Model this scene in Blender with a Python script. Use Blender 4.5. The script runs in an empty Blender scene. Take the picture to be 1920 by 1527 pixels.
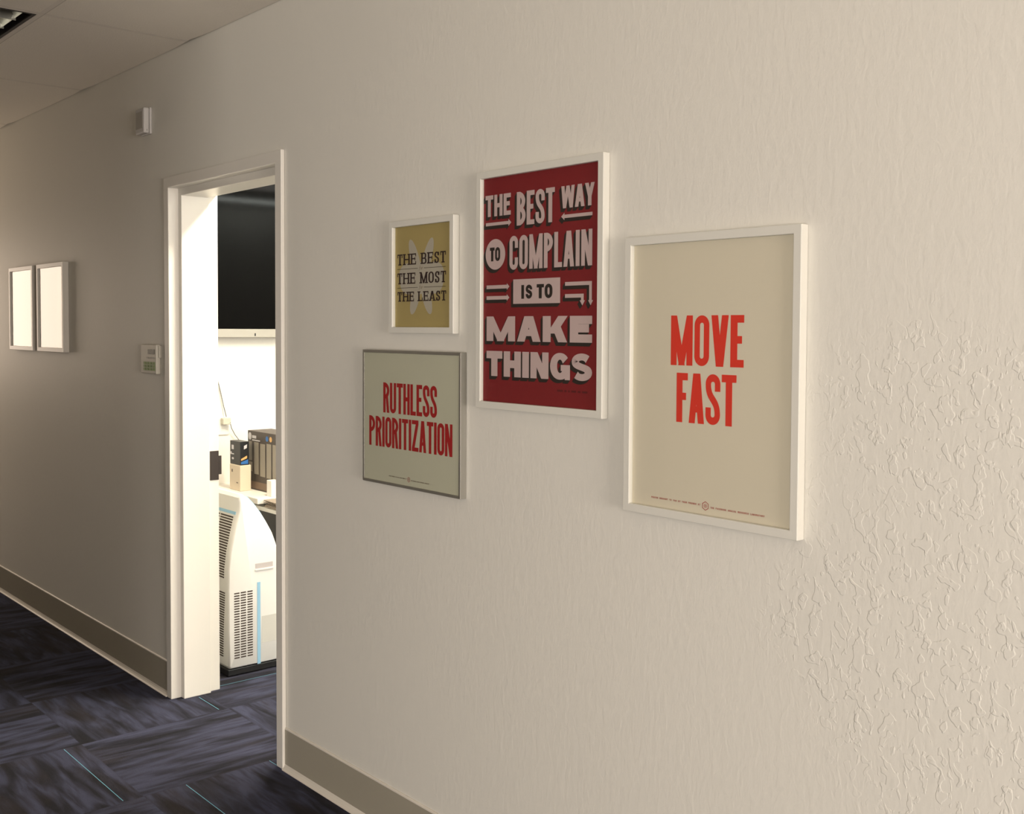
import bpy, bmesh, math, random
from mathutils import Vector, Matrix
random.seed(7)
sc = bpy.context.scene
COL = sc.collection

# ------------------------------------------------------------------ camera
FPX, YAW, PITCH, ROLL, DIST = 2026.908, -0.850588, -0.03703, 0.005367, 1.89574
cyw, syw = math.cos(YAW), math.sin(YAW)
cp, sp = math.cos(PITCH), math.sin(PITCH)
fwd = Vector((syw*cp, cyw*cp, sp))
rgt = Vector((cyw, -syw, 0))
upv = rgt.cross(fwd)
r2 = rgt*math.cos(ROLL) + upv*math.sin(ROLL)
u2 = -rgt*math.sin(ROLL) + upv*math.cos(ROLL)
cam = bpy.data.cameras.new('camera')
camo = bpy.data.objects.new('camera', cam)
COL.objects.link(camo)
camo.matrix_world = Matrix(((r2.x, u2.x, -fwd.x, 0), (r2.y, u2.y, -fwd.y, -DIST),
                            (r2.z, u2.z, -fwd.z, 1.59), (0, 0, 0, 1)))
cam.sensor_fit = 'HORIZONTAL'
cam.sensor_width = 36.0
cam.lens = FPX/1920*36.0
cam.shift_x = -21.86/1920
cam.shift_y = -72.11/1920
cam.clip_start = 0.02
sc.camera = camo

# ------------------------------------------------------------------ world, lights, exposure
w = bpy.data.worlds.new('world'); sc.world = w
w.use_nodes = True
w.node_tree.nodes['Background'].inputs[0].default_value = (0.75, 0.85, 1.0, 1)
w.node_tree.nodes['Background'].inputs[1].default_value = 0.05
vs = sc.view_settings
vs.view_transform = 'Standard'; vs.look = 'None'; vs.gamma = 1.0; vs.use_curve_mapping = False
vs.exposure = 0.0

def area(name, loc, aim, sx, sy, power, color):
    l = bpy.data.lights.new(name, 'AREA'); l.shape = 'RECTANGLE'
    l.size = sx; l.size_y = sy; l.energy = power; l.color = color
    o = bpy.data.objects.new(name, l); COL.objects.link(o)
    o.location = loc
    o.visible_camera = True
    d = Vector(aim)
    o.rotation_euler = d.to_track_quat('-Z', 'Y').to_euler()
    return o
# daylight through the tall window at the near (right) end of the corridor
area('window_daylight_right', (7.02, -2.0, 1.25), (-1, 0, 0), 2.6, 1.9, 455, (1.0, 0.88, 0.795))
# daylight through the window in the far wall of the open area behind the camera
area('window_daylight_front', (2.0, -6.02, 1.10), (0, 1, 0), 3.6, 1.8, 222, (1.0, 0.925, 0.855))
# daylight through the glazed opening at the far left end of the corridor
area('window_daylight_left', (-9.12, -0.70, 1.70), (1, 0, 0), 0.90, 1.04, 21, (1.0, 0.81, 0.64))
# ceiling fixtures of the small room behind the door, one of them added
area('room_light_front', (-3.80, 0.66, 2.735), (0, 0, -1), 1.1, 0.16, 88, (1.0, 0.87, 0.68))
area('room_light_added', (-2.85, 2.45, 2.735), (0, 0, -1), 0.45, 0.6, 18, (1.0, 0.95, 0.86))  # added; its reflection gives the pale triangle on the screen
area('room_light_strip', (-1.85, 2.80, 2.735), (0, 0, -1), 0.25, 0.9, 55, (0.95, 1.0, 0.92))
# fill light for the small room, set at an unseen added window
area('room_fill_light', (-1.64, 1.15, 1.5), (-1, 0, 0), 1.5, 1.5, 24, (1.0, 0.95, 0.88))

# ------------------------------------------------------------------ helpers
def mat(name, color, rough=0.5, metal=0.0, spec=0.5, bump=None):
    m = bpy.data.materials.new(name); m.use_nodes = True
    nt = m.node_tree; b = nt.nodes['Principled BSDF']
    b.inputs['Base Color'].default_value = (*color, 1)
    b.inputs['Roughness'].default_value = rough
    b.inputs['Metallic'].default_value = metal
    b.inputs['Specular IOR Level'].default_value = spec
    if bump:
        sca, dist = bump
        tc = nt.nodes.new('ShaderNodeTexCoord')
        n = nt.nodes.new('ShaderNodeTexNoise'); n.inputs['Scale'].default_value = sca
        n.inputs['Detail'].default_value = 3
        bp = nt.nodes.new('ShaderNodeBump'); bp.inputs['Distance'].default_value = dist
        nt.links.new(tc.outputs['Object'], n.inputs['Vector'])
        nt.links.new(n.outputs['Fac'], bp.inputs['Height'])
        nt.links.new(bp.outputs['Normal'], b.inputs['Normal'])
    return m

class NT:
    """small node-graph helper"""
    def __init__(s, m): s.nt = m.node_tree; s.b = s.nt.nodes['Principled BSDF']
    def new(s, t, **kw):
        n = s.nt.nodes.new(t)
        for k, v in kw.items(): setattr(n, k, v)
        return n
    def set(s, sock, v):
        if isinstance(v, bpy.types.NodeSocket): s.nt.links.new(v, sock)
        else: sock.default_value = v
    def math(s, op, a, b=None, c=None):
        n = s.new('ShaderNodeMath', operation=op)
        s.set(n.inputs[0], a)
        if b is not None: s.set(n.inputs[1], b)
        if c is not None: s.set(n.inputs[2], c)
        return n.outputs[0]
    def step(s, v, a, b, o0=0.0, o1=1.0):
        n = s.new('ShaderNodeMapRange', interpolation_type='SMOOTHSTEP')
        s.set(n.inputs[0], v); n.inputs[1].default_value = a; n.inputs[2].default_value = b
        n.inputs[3].default_value = o0; n.inputs[4].default_value = o1
        return n.outputs[0]
    def noise(s, vec, scale, detail=2, dist=0.0, rough=0.5):
        n = s.new('ShaderNodeTexNoise')
        s.set(n.inputs['Vector'], vec); n.inputs['Scale'].default_value = scale
        n.inputs['Detail'].default_value = detail; n.inputs['Distortion'].default_value = dist
        n.inputs['Roughness'].default_value = rough
        return n.outputs['Fac']
    def mapping(s, vec, scale):
        n = s.new('ShaderNodeMapping'); s.set(n.inputs['Vector'], vec)
        n.inputs['Scale'].default_value = scale
        return n.outputs[0]
    def mix(s, fac, a, b):
        n = s.new('ShaderNodeMix', data_type='RGBA')
        s.set(n.inputs[0], fac)
        for sock, v in ((n.inputs[6], a), (n.inputs[7], b)):
            if isinstance(v, tuple): sock.default_value = (*v, 1)
            else: s.nt.links.new(v, sock)
        return n.outputs[2]

def lin(r, g, b):
    f = lambda c: (c/255/12.92) if c/255 <= .04045 else ((c/255+.055)/1.055)**2.4
    return (f(r), f(g), f(b))

# ------------------------------------------------------------------ materials
def wall_material():
    m = mat('painted_textured_wall', (0.755, 0.738, 0.672), 0.55, spec=0.3)
    g = NT(m)
    tc = g.new('ShaderNodeTexCoord').outputs['Object']
    sx = g.new('ShaderNodeSeparateXYZ'); g.set(sx.inputs[0], tc)
    # roller stipple, stretched vertically
    st = g.noise(g.mapping(tc, (1, 1, 0.38)), 62, 2, 0.5)
    fine = g.noise(tc, 190, 2)
    # knock-down plaster islands
    k1 = g.noise(g.mapping(tc, (1.0, 1, 0.75)), 30, 2.0, 0.30)
    isl = g.step(k1, 0.56, 0.59)
    k2 = g.noise(g.mapping(tc, (1.0, 1, 0.6)), 55, 2, 0.3)
    isl2 = g.step(k2, 0.58, 0.62)
    area_n = g.noise(tc, 2.6, 2, 0.3)
    grow = g.step(sx.outputs[0], -1.75, -0.95, -0.34, 0.16)
    low = g.step(sx.outputs[2], 1.25, 1.95, 0.0, -0.30)
    mask = g.step(g.math('ADD', g.math('ADD', area_n, grow), low), 0.40, 0.62)
    h = g.math('MULTIPLY', g.math('ADD', g.math('MULTIPLY', isl, 0.31), g.math('MULTIPLY', isl2, 0.25)), mask)
    h = g.math('ADD', h, g.math('MULTIPLY', st, 0.36))
    h = g.math('ADD', h, g.math('MULTIPLY', fine, 0.10))
    bp = g.new('ShaderNodeBump'); bp.inputs['Distance'].default_value = 0.0022
    bp.inputs['Strength'].default_value = 1.0
    g.set(bp.inputs['Height'], h)
    g.nt.links.new(bp.outputs[0], g.b.inputs['Normal'])
    return m

def carpet_material():
    m = mat('carpet_tiles', (0.05, 0.05, 0.06), 0.95, spec=0.1)
    g = NT(m)
    tc = g.new('ShaderNodeTexCoord').outputs['Object']
    sx = g.new('ShaderNodeSeparateXYZ'); g.set(sx.inputs[0], tc)
    X = g.math('DIVIDE', g.math('ADD', sx.outputs[0], 4.15+12), 0.6)
    Y = g.math('DIVIDE', g.math('ADD', sx.outputs[1], -0.12+12), 0.6)
    fx, fy = g.math('FLOOR', X), g.math('FLOOR', Y)
    par = g.math('MODULO', g.math('ADD', fx, fy), 2.0)        # 1 = streaks run along y
    par = g.math('GREATER_THAN', par, 0.5)
    par0 = g.math('SUBTRACT', 1.0, par)
    # u runs along the streak, v across it
    u = g.math('ADD', g.math('MULTIPLY', sx.outputs[0], par0), g.math('MULTIPLY', sx.outputs[1], par))
    v = g.math('ADD', g.math('MULTIPLY', sx.outputs[1], par0), g.math('MULTIPLY', sx.outputs[0], par))
    seed = g.math('ADD', g.math('MULTIPLY', fx, 3.7), g.math('MULTIPLY', fy, 7.3))
    cb = g.new('ShaderNodeCombineXYZ'); g.set(cb.inputs[0], u); g.set(cb.inputs[1], v); g.set(cb.inputs[2], seed)
    cv = cb.outputs[0]
    s1 = g.noise(g.mapping(cv, (3.2, 17, 1)), 1.0, 3, 0.6)
    s2 = g.noise(g.mapping(cv, (7, 60, 1)), 1.0, 2, 0.3)
    s3 = g.noise(g.mapping(cv, (2.0, 7, 1)), 1.0, 2, 0.4)
    c = g.mix(g.step(s1, 0.30, 0.72), lin(41, 41, 47), lin(78, 81, 104))
    c = g.mix(g.step(s2, 0.45, 0.75, 0, 0.45), c, lin(36, 35, 38))
    c = g.mix(g.step(s3, 0.50, 0.72, 0, 0.5), c, lin(52, 46, 41))
    pile = g.noise(tc, 420, 2)
    c = g.mix(g.step(pile, 0.35, 0.7, 0, 0.35), c, lin(30, 30, 34))
    g.nt.links.new(c, g.b.inputs['Base Color'])
    bp = g.new('ShaderNodeBump'); bp.inputs['Distance'].default_value = 0.004
    bp.inputs['Strength'].default_value = 0.7
    g.set(bp.inputs['Height'], pile)
    g.nt.links.new(bp.outputs[0], g.b.inputs['Normal'])
    return m

def glass_material():
    m = bpy.data.materials.new('picture_glass'); m.use_nodes = True
    nt = m.node_tree; nt.nodes.remove(nt.nodes['Principled BSDF'])
    out = nt.nodes['Material Output']
    tr = nt.nodes.new('ShaderNodeBsdfTransparent')
    tr.inputs[0].default_value = (0.97, 0.975, 0.965, 1)
    gl = nt.nodes.new('ShaderNodeBsdfGlossy'); gl.inputs['Roughness'].default_value = 0.03
    fr = nt.nodes.new('ShaderNodeFresnel'); fr.inputs[0].default_value = 1.36
    ge = nt.nodes.new('ShaderNodeNewGeometry')
    iv = nt.nodes.new('ShaderNodeMath'); iv.operation = 'SUBTRACT'; iv.inputs[0].default_value = 1.0
    mu = nt.nodes.new('ShaderNodeMath'); mu.operation = 'MULTIPLY'
    mx = nt.nodes.new('ShaderNodeMixShader')
    nt.links.new(ge.outputs['Backfacing'], iv.inputs[1])
    nt.links.new(fr.outputs[0], mu.inputs[0]); nt.links.new(iv.outputs[0], mu.inputs[1])
    nt.links.new(mu.outputs[0], mx.inputs[0]); nt.links.new(tr.outputs[0], mx.inputs[1])
    nt.links.new(gl.outputs[0], mx.inputs[2]); nt.links.new(mx.outputs[0], out.inputs[0])
    return m

M = {}
M['wall'] = wall_material()
M['carpet'] = carpet_material()
M['glass'] = glass_material()
M['plain_wall'] = mat('painted_plain_wall', (0.80, 0.78, 0.74), 0.6, bump=(90, 0.0006))
M['taupe_wall'] = mat('painted_taupe_wall', (0.28, 0.255, 0.22), 0.6, bump=(90, 0.0006))
M['ceiling'] = mat('ceiling_tile', (0.88, 0.83, 0.74), 0.9, spec=0.1, bump=(160, 0.0008))
M['grid'] = mat('ceiling_grid_metal', (0.82, 0.77, 0.69), 0.9, spec=0.1, bump=(160, .0004))
M['grid_seam'] = mat('painted_seam_shadow', (0.52, 0.48, 0.42), 0.9, spec=0.1, bump=(160, .0004))  # dark strips; the seam's shadow is painted into their colour
M['trim'] = mat('painted_steel_frame', (0.76, 0.735, 0.67), 0.38, bump=(25, 0.0004))
M['base'] = mat('rubber_base', (0.37, 0.342, 0.272), 0.5, bump=(60, 0.0005))
M['base_edge'] = mat('rubber_base_pale_edge', (0.74, 0.70, 0.62), 0.4, bump=(60, 0.0004))
M['yarn'] = mat('blue_yarn', lin(98, 155, 178), 0.9, bump=(300, 0.001))
M['frame_white'] = mat('white_lacquered_wood', (0.71, 0.70, 0.635), 0.35, bump=(40, 0.0002))
M['frame_grey'] = mat('grey_anodised_frame', (0.40, 0.39, 0.35), 0.48, metal=0.85, bump=(80, 0.0002))
M['frame_tan'] = mat('pale_silver_frame', (0.55, 0.52, 0.46), 0.4, bump=(40, 0.0002))
M['cream'] = mat('cream_paper', (0.75, 0.68, 0.55), 0.8, bump=(120, 0.0002))
M['sage'] = mat('grey_cream_paper', (0.585, 0.575, 0.455), 0.8, bump=(30, 0.0004))
M['gold'] = mat('gold_paper', (0.46, 0.36, 0.145), 0.6, bump=(50, 0.0003))
M['white_paper'] = mat('white_paper', (0.75, 0.74, 0.70), 0.8, bump=(120, 0.0002))
M['crimson'] = mat('crimson_ink', (0.22, 0.009, 0.013), 0.7, bump=(120, 0.0001))
M['pink_white'] = mat('pale_pink_ink', (0.62, 0.47, 0.465), 0.8, bump=(120, 0.0001))
M['black_ink'] = mat('black_brown_ink', (0.022, 0.014, 0.011), 0.8, bump=(120, 0.0001))
M['serif_ink'] = mat('dark_maroon_ink', (0.030, 0.012, 0.012), 0.8, bump=(120, 0.0001))
M['dark_red'] = mat('dull_dark_red_ink', (0.11, 0.008, 0.008), 0.8, bump=(120, 0.0001))
M['orange_red'] = mat('orange_red_ink', (0.76, 0.030, 0.010), 0.75, bump=(120, 0.0001))
M['blood_red'] = mat('deep_red_ink', (0.40, 0.007, 0.009), 0.75, bump=(120, 0.0001))
M['brown_ink'] = mat('brown_ink', (0.20, 0.14, 0.09), 0.8, bump=(120, 0.0001))
M['foot_ink'] = mat('brick_red_ink', (0.42, 0.09, 0.07), 0.8, bump=(120, 0.0001))
M['grey_wing'] = mat('silver_grey_ink', (0.50, 0.455, 0.375), 0.75, bump=(120, 0.0001))
M['white_plastic'] = mat('white_plastic', (0.80, 0.785, 0.75), 0.35, bump=(200, 0.0001))
M['ivory_plastic'] = mat('ivory_plastic', (0.56, 0.535, 0.455), 0.45, bump=(200, 0.0001))
M['grey_white'] = mat('grey_white_plastic', (0.56, 0.545, 0.52), 0.45, bump=(200, 0.0001))  # one even off-white tone for the sensor body
M['grey_plastic'] = mat('grey_plastic', (0.36, 0.34, 0.30), 0.5, bump=(200, 0.0001))
M['black_plastic'] = mat('black_plastic', (0.012, 0.012, 0.013), 0.45, bump=(200, 0.0001))
M['slot'] = mat('dark_vent_slot', (0.05, 0.032, 0.024), 0.8, bump=(200, 0.0001))
M['lcd'] = mat('dark_green_display', (0.020, 0.030, 0.018), 0.25, bump=(300, 0.00005))
M['pale_green'] = mat('pale_green_panel', (0.36, 0.42, 0.24), 0.5, bump=(200, 0.0001))
M['key_green'] = mat('green_keys', (0.17, 0.25, 0.08), 0.5, bump=(200, 0.0001))
M['screen'] = mat('black_glass_screen', (0.003, 0.003, 0.003), 0.06, spec=0.03, bump=(3, 0.00005))
M['silver'] = mat('brushed_silver', (0.36, 0.35, 0.32), 0.45, metal=0.2, bump=(150, 0.0001))
M['bronze'] = mat('dark_bronze_metal', (0.022, 0.013, 0.008), 0.45, bump=(120, 0.0002))
M['tape'] = mat('light_blue_tape', lin(150, 195, 222), 0.5, bump=(150, 0.0001))
M['box_dark'] = mat('dark_printed_card', lin(72, 64, 60), 0.5, bump=(60, 0.0002))
M['box_black'] = mat('black_printed_card', lin(26, 27, 30), 0.45, bump=(60, 0.0002))
M['box_panel'] = mat('grey_printed_panel', lin(150, 143, 132), 0.55, bump=(60, 0.0002))
M['box_brown'] = mat('brown_print_and_lit_band', lin(118, 98, 82), 0.55, bump=(60, 0.0002))
M['mark_white'] = mat('white_print', lin(205, 203, 208), 0.6, bump=(60, 0.0001))
M['mark_blue'] = mat('blue_print', lin(50, 110, 180), 0.6, bump=(60, 0.0001))
M['mark_gold'] = mat('gold_print', lin(215, 170, 110), 0.6, bump=(60, 0.0001))
M['carton'] = mat('pale_carton', (0.70, 0.60, 0.47), 0.7, bump=(60, 0.0003))
M['desk'] = mat('white_laminate', (0.78, 0.76, 0.71), 0.4, bump=(80, 0.0001))
M['louver'] = mat('aluminium_louver', (0.55, 0.56, 0.50), 0.28, metal=0.85, bump=(60, 0.0003))
M['fixture_dark'] = mat('fixture_dark_rim', (0.012, 0.009, 0.007), 0.7, bump=(60, 0.0002))
M['cable'] = mat('grey_cable', lin(95, 95, 92), 0.5, bump=(200, 0.0001))
M['paper_grey'] = mat('grey_paper_stack', lin(150, 138, 125), 0.8, bump=(200, 0.0004))

# ------------------------------------------------------------------ objects
OFF = {}
def wl(o): return OFF.get(o.name, Vector((0, 0, 0)))
def tag(o, label=None, cat=None, group=None, kind=None):
    if label: o['label'] = label
    if cat: o['category'] = cat
    if group: o['group'] = group
    if kind: o['kind'] = kind
    return o
def thing(name, loc, label=None, cat=None, group=None, kind=None):
    o = bpy.data.objects.new(name, None); COL.objects.link(o)
    o.empty_display_size = 0.05
    o.location = loc; OFF[o.name] = Vector(loc)
    return tag(o, label, cat, group, kind)

class MB:
    """mesh builder in world coordinates"""
    def __init__(s): s.v = []; s.f = []; s.mi = []; s.cur = 0
    def face(s, pts):
        n = len(s.v); s.v += [tuple(p) for p in pts]; s.f.append(list(range(n, n+len(pts)))); s.mi.append(s.cur)
    def quads(s, loops, closed=True, cap=True):
        n = len(s.v); k = len(loops[0])
        for l in loops: s.v += [tuple(p) for p in l]
        for i in range(len(loops)-1):
            for j in range(k if closed else k-1):
                a = n+i*k+j; b = n+i*k+(j+1) % k
                s.f.append([a, b, b+k, a+k]); s.mi.append(s.cur)
        if cap and closed:
            s.f.append([n+j for j in range(k)][::-1]); s.mi.append(s.cur)
            s.f.append([n+(len(loops)-1)*k+j for j in range(k)]); s.mi.append(s.cur)
        return s
    def box(s, x0, x1, y0, y1, z0, z1):
        lo = [(x0, y0), (x1, y0), (x1, y1), (x0, y1)]
        return s.quads([[(x, y, z0) for x, y in lo], [(x, y, z1) for x, y in lo]])
    def tube(s, pts, r, n=8):
        loops = []
        pts = [Vector(p) for p in pts]
        for i, p in enumerate(pts):
            d = (pts[min(i+1, len(pts)-1)]-pts[max(i-1, 0)]).normalized()
            a = d.cross(Vector((0.31, 0.2, 0.93))).normalized(); b = d.cross(a)
            loops.append([p+a*r*math.cos(t*2*math.pi/n)+b*r*math.sin(t*2*math.pi/n) for t in range(n)])
        return s.quads(loops)
    def build(s, name, m, parent=None, bevel=0, seg=2, rot=0, smooth=False):
        off = wl(parent) if parent else Vector((0, 0, 0))
        me = bpy.data.meshes.new(name)
        me.from_pydata([Vector(p)-off for p in s.v], [], s.f)
        ms = m if isinstance(m, (list, tuple)) else [m]
        for q in ms: me.materials.append(q)
        me.polygons.foreach_set('material_index', s.mi)
        bm = bmesh.new(); bm.from_mesh(me)
        bmesh.ops.recalc_face_normals(bm, faces=bm.faces[:])
        bm.to_mesh(me); bm.free()
        if smooth:
            me.polygons.foreach_set('use_smooth', [True]*len(me.polygons))
        o = bpy.data.objects.new(name, me); COL.objects.link(o)
        if parent: o.parent = parent; OFF[o.name] = off
        if bevel:
            b = o.modifiers.new('bevel', 'BEVEL'); b.width = bevel; b.segments = seg; b.limit_method = 'ANGLE'
        return o
def struct(name, mb, m, **k):
    o = mb.build(name, m, **k); o['kind'] = 'structure'; return o

# ------------------------------------------------------------------ setting
XL, XR, YF, YB, CZ = -9.1, 7.0, -6.0, 3.4, 2.743
NX, OY = -2.9, -1.45
RX0, RX1, WT = -5.52, -1.62, 0.185                      # the room behind the door
DL, DR, DT = -4.4098, -3.4897, 2.172                    # door opening inside its steel frame

f = MB()
f.box(XL-.1, XR+.1, YF-.1, YB+.1, -0.05, 0.0)
f.cur = 1
def yarn(x0, y0, x1, y1, wd=0.0014):
    if abs(x1-x0) > abs(y1-y0): pts = [(x0, y0-wd), (x1, y1-wd), (x1, y1+wd), (x0, y0+wd)]
    else: pts = [(x0-wd, y0), (x0+wd, y0), (x1+wd, y1), (x1-wd, y1)]
    f.face([(x, y, 0.0006) for x, y in pts])
yarn(-4.143, -.547, -3.56, -.547); yarn(-3.546, -.333, -3.03, -.333); yarn(-4.36, .086, -4.165, .084)
yarn(-3.548, -.013, -3.10, -.013); yarn(-4.438, .16, -4.438, .70)
yarn(-2.95, -.78, -2.36, -.78); yarn(-2.2, -1.5, -2.2, -2.1); yarn(-6.4, -1.2, -5.96, -1.2)
struct('floor', f, [M['carpet'], M['yarn']])

def walls_with_hole(mb, x0, x1, y0, y1, z1, hx0, hx1, hz0, hz1):
    mb.box(x0, hx0, y0, y1, 0, z1); mb.box(hx1, x1, y0, y1, 0, z1)
    mb.box(hx0, hx1, y0, y1, hz1, z1)
    if hz0 > 0: mb.box(hx0, hx1, y0, y1, 0, hz0)
m = MB(); walls_with_hole(m, XL, XR, 0, WT, 2.84, DL-.03, DR+.03, 0, DT+.03)
struct('wall_back', m, M['wall'])
m = MB(); m.box(NX, 0.15, YF-.1, YF, 0, 2.84); m.box(3.85, XR, YF-.1, YF, 0, 2.84)
m.box(.15, 3.85, YF-.1, YF, 0, .17); m.box(.15, 3.85, YF-.1, YF, 2.03, 2.84); struct('wall_front', m, M['taupe_wall'])
# unseen opposite wall, its corner shaped to block front daylight on the left
m = MB(); m.box(XL, NX, OY-.1, OY, 0, 2.84); m.box(NX-.1, NX, YF, OY-.1, 0, 2.84); struct('wall_opposite', m, M['taupe_wall'])
def wall_x(name, x0, x1, y0, y1, hy0, hy1, hz0, hz1, mt):
    m = MB(); m.box(x0, x1, y0, hy0, 0, 2.84); m.box(x0, x1, hy1, y1, 0, 2.84)
    m.box(x0, x1, hy0, hy1, hz1, 2.84)
    if hz0 > 0: m.box(x0, x1, hy0, hy1, 0, hz0)
    return struct(name, m, mt)
wall_x('wall_left', XL-.1, XL, OY-.1, 0, -1.16, -0.24, 1.17, 2.23, M['plain_wall'])
wall_x('wall_right', XR, XR+.1, YF, 0, -3.35, -0.65, 0.27, 2.23, M['plain_wall'])
m = MB(); m.box(RX0-.1, RX0, WT, YB, 0, 2.84); struct('wall_inner', m, M['plain_wall'])
wall_x('wall_east', RX1, RX1+.1, WT, YB, 0.35, 1.95, 0.7, 2.3, M['plain_wall'])
m = MB(); m.box(RX0-.1, RX1+.1, YB, YB+.1, 0, 2.84); struct('wall_rear', m, M['plain_wall'])

def window(name, x0, x1, y0, y1, z0, z1, bars):
    t = thing(name, ((x0+x1)/2, (y0+y1)/2, z0), kind='structure')
    m = MB(); e = 0.045
    m.box(x0, x1, y0, y0+e, z0, z1); m.box(x0, x1, y1-e, y1, z0, z1)
    m.box(x0, x1, y0+e, y1-e, z0, z0+e); m.box(x0, x1, y0+e, y1-e, z1-e, z1)
    for i in range(1, bars):
        yy = y0+(y1-y0)*i/bars
        m.box(x0, x1, yy-.015, yy+.015, z0+e, z1-e)
    m.build('window_frame', M['trim'], t, bevel=.003)
    return t
window('window_1', XL-.09, XL-.04, -1.16, -0.24, 1.17, 2.23, 1)
window('window_2', XR+.04, XR+.09, -3.35, -0.65, 0.27, 2.23, 2)
t = thing('window_4', (2.0, YF-.06, .17), kind='structure')
m = MB()
for xx in (.15, 1.36, 2.60, 3.81): m.box(xx, xx+.04, YF-.09, YF-.04, .17, 2.03)
m.box(.19, 3.81, YF-.085, YF-.045, .17, .21); m.box(.19, 3.81, YF-.085, YF-.045, 1.99, 2.03)
m.build('window_frame', M['trim'], t)
window('window_3', RX1+.04, RX1+.09, 0.35, 1.95, 0.7, 2.3, 2)  # unseen window added around the room's fill light

# ceilings: lay-in tiles whose cut edge leaves an uneven dark gap along the wall
LX0, LX1, LY0, LY1 = -5.455, -4.235, -1.196, -0.586          # hole for the light fixture
joints = [-4.17-1.22*k for k in range(-6, 5)]
def gap(x):
    d = min(abs(x-j+(.07 if x > j else 0)) for j in joints)
    return 0.003+0.012*math.exp(-(d/0.13)**2)
m = MB()
xs = []
x = XL
while x < XR: xs.append(x); x += 0.04
xs.append(XR)
for a, b in zip(xs[:-1], xs[1:]):
    ya, yb = -gap(a), -gap(b)
    lo = [(a, -0.25), (b, -0.25), (b, yb), (a, ya)]
    m.quads([[(p, q, CZ) for p, q in lo], [(p, q, CZ+.016) for p, q in lo]])
m.box(XL, XR, LY1, -0.25, CZ, CZ+.016)
m.box(XL, LX0, LY0, LY1, CZ, CZ+.016); m.box(LX1, XR, LY0, LY1, CZ, CZ+.016)
m.box(XL, XR, YF, LY0, CZ, CZ+.016)
m.box(RX0, RX1, WT, YB, CZ, CZ+.016)
struct('ceiling', m, M['ceiling'])
m = MB()                                                      # exposed grid bars, barely below the tiles
for j in range(-10, 8):
    xx = -4.222-1.22*j
    if XL < xx < XR: m.box(xx-.011, xx+.011, YF, -.012, CZ-.0003, CZ-.0001)
for yy in (-0.576, -1.206, -1.83, -2.45): m.box(XL, XR, yy-.009, yy+.009, CZ-.0004, CZ-.0002)
m.cur = 1
for j in range(-10, 8):
    xx = -4.222-1.22*j+.012
    if XL < xx < XR: m.box(xx, xx+.002, YF, -.012, CZ-.0004, CZ-.0001)
for yy in (-0.576, -1.206): m.box(XL, XR, yy+.009, yy+.011, CZ-.0005, CZ-.0002)
m.cur = 0
struct('trim_1', m, [M['grid'], M['grid_seam']])
m = MB(); m.box(XL, XR, YF, 0, 2.94, 2.96); m.box(RX0-.1, RX1+.1, WT, YB, 2.94, 2.96)  # unseen dark deck closing the space above the ceiling tiles
struct('ceiling_deck', m, M['fixture_dark'])

# baseboards: flat face, pale top edge and pale toe
def baseboard(name, x0, x1):
    t = thing(name, ((x0+x1)/2, 0, 0), kind='structure')
    prof = [(0, .0), (-.0065, .0), (-.0065, .145), (0, .145)]
    m = MB(); m.quads([[(x, y, z) for y, z in prof] for x in (x0, x1)]); m.build('base_face', M['base'], t)
    prof = [(0, .145), (-.0065, .145), (-.006, .149), (-.003, .1515), (0, .1515)]
    m = MB(); m.quads([[(x, y, z) for y, z in prof] for x in (x0, x1)]); m.build('top_edge', M['base_edge'], t)
    prof = [(-.0065, 0), (-.020, 0), (-.020, .002), (-.014, .006), (-.0095, .012), (-.0065, .019)]
    m = MB(); m.quads([[(x, y, z) for y, z in prof] for x in (x0, x1)]); m.build('toe', M['base_edge'], t)
baseboard('baseboard_left', XL, DL-.046)
baseboard('baseboard_right', DR+.046, XR)

# steel door frame with rabbets and stop, swept round three sides
d1 = thing('door_1', ((DL+DR)/2, 0, 0), kind='structure')
prof = [(.045, -.0156), (0, -.0156), (0, .029), (-.030, .029), (-.030, .151), (-.012, .151), (-.012, .2005), (.045, .2005),
        (.045, .186), (.02, .186), (.02, -.001), (.045, -.001)]
m = MB()
m.quads([[(DL-a, y, 0) for a, y in prof], [(DL-a, y, DT+a) for a, y in prof],
         [(DR+a, y, DT+a) for a, y in prof], [(DR+a, y, 0) for a, y in prof]])
m.build('door_frame', M['trim'], d1, bevel=.0025)
m = MB()
m.box(DL+.0115, DL+.0145, .158, .199, .925, 1.052)
m.box(DL+.0115, DL+.0145, .199, .212, .948, 1.030)
m.build('strike_plate', M['bronze'], d1, bevel=.001)

# ------------------------------------------------------------------ lettering
def arc(cx, cz, rx, rz, a0, a1, n=14):
    return [(cx+rx*math.cos(math.radians(a0+(a1-a0)*i/n)), cz+rz*math.sin(math.radians(a0+(a1-a0)*i/n))) for i in range(n+1)]
def stroke(pts, sv, sh, closed=False):
    n = len(pts); L = []; R = []
    for i, (x, z) in enumerate(pts):
        if closed: p, q = pts[(i-1) % n], pts[(i+1) % n]
        else: p, q = pts[max(i-1, 0)], pts[min(i+1, n-1)]
        dx, dz = q[0]-p[0], q[1]-p[1]; l = math.hypot(dx, dz) or 1
        nx, nz = -dz/l, dx/l
        h = 0.5*math.sqrt((sv*nx)**2+(sh*nz)**2)
        L.append((x+nx*h, z+nz*h)); R.append((x-nx*h, z-nz*h))
    out = []
    for i in range(n if closed else n-1):
        j = (i+1) % n
        out.append([L[i], L[j], R[j], R[i]])
    return out
def rc(x0, z0, x1, z1): return [(x0, z0), (x1, z0), (x1, z1), (x0, z1)]
def dg(x0, z0, x1, z1, wd): return [(x0, z0), (x0+wd, z0), (x1+wd, z1), (x1, z1)]
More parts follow.
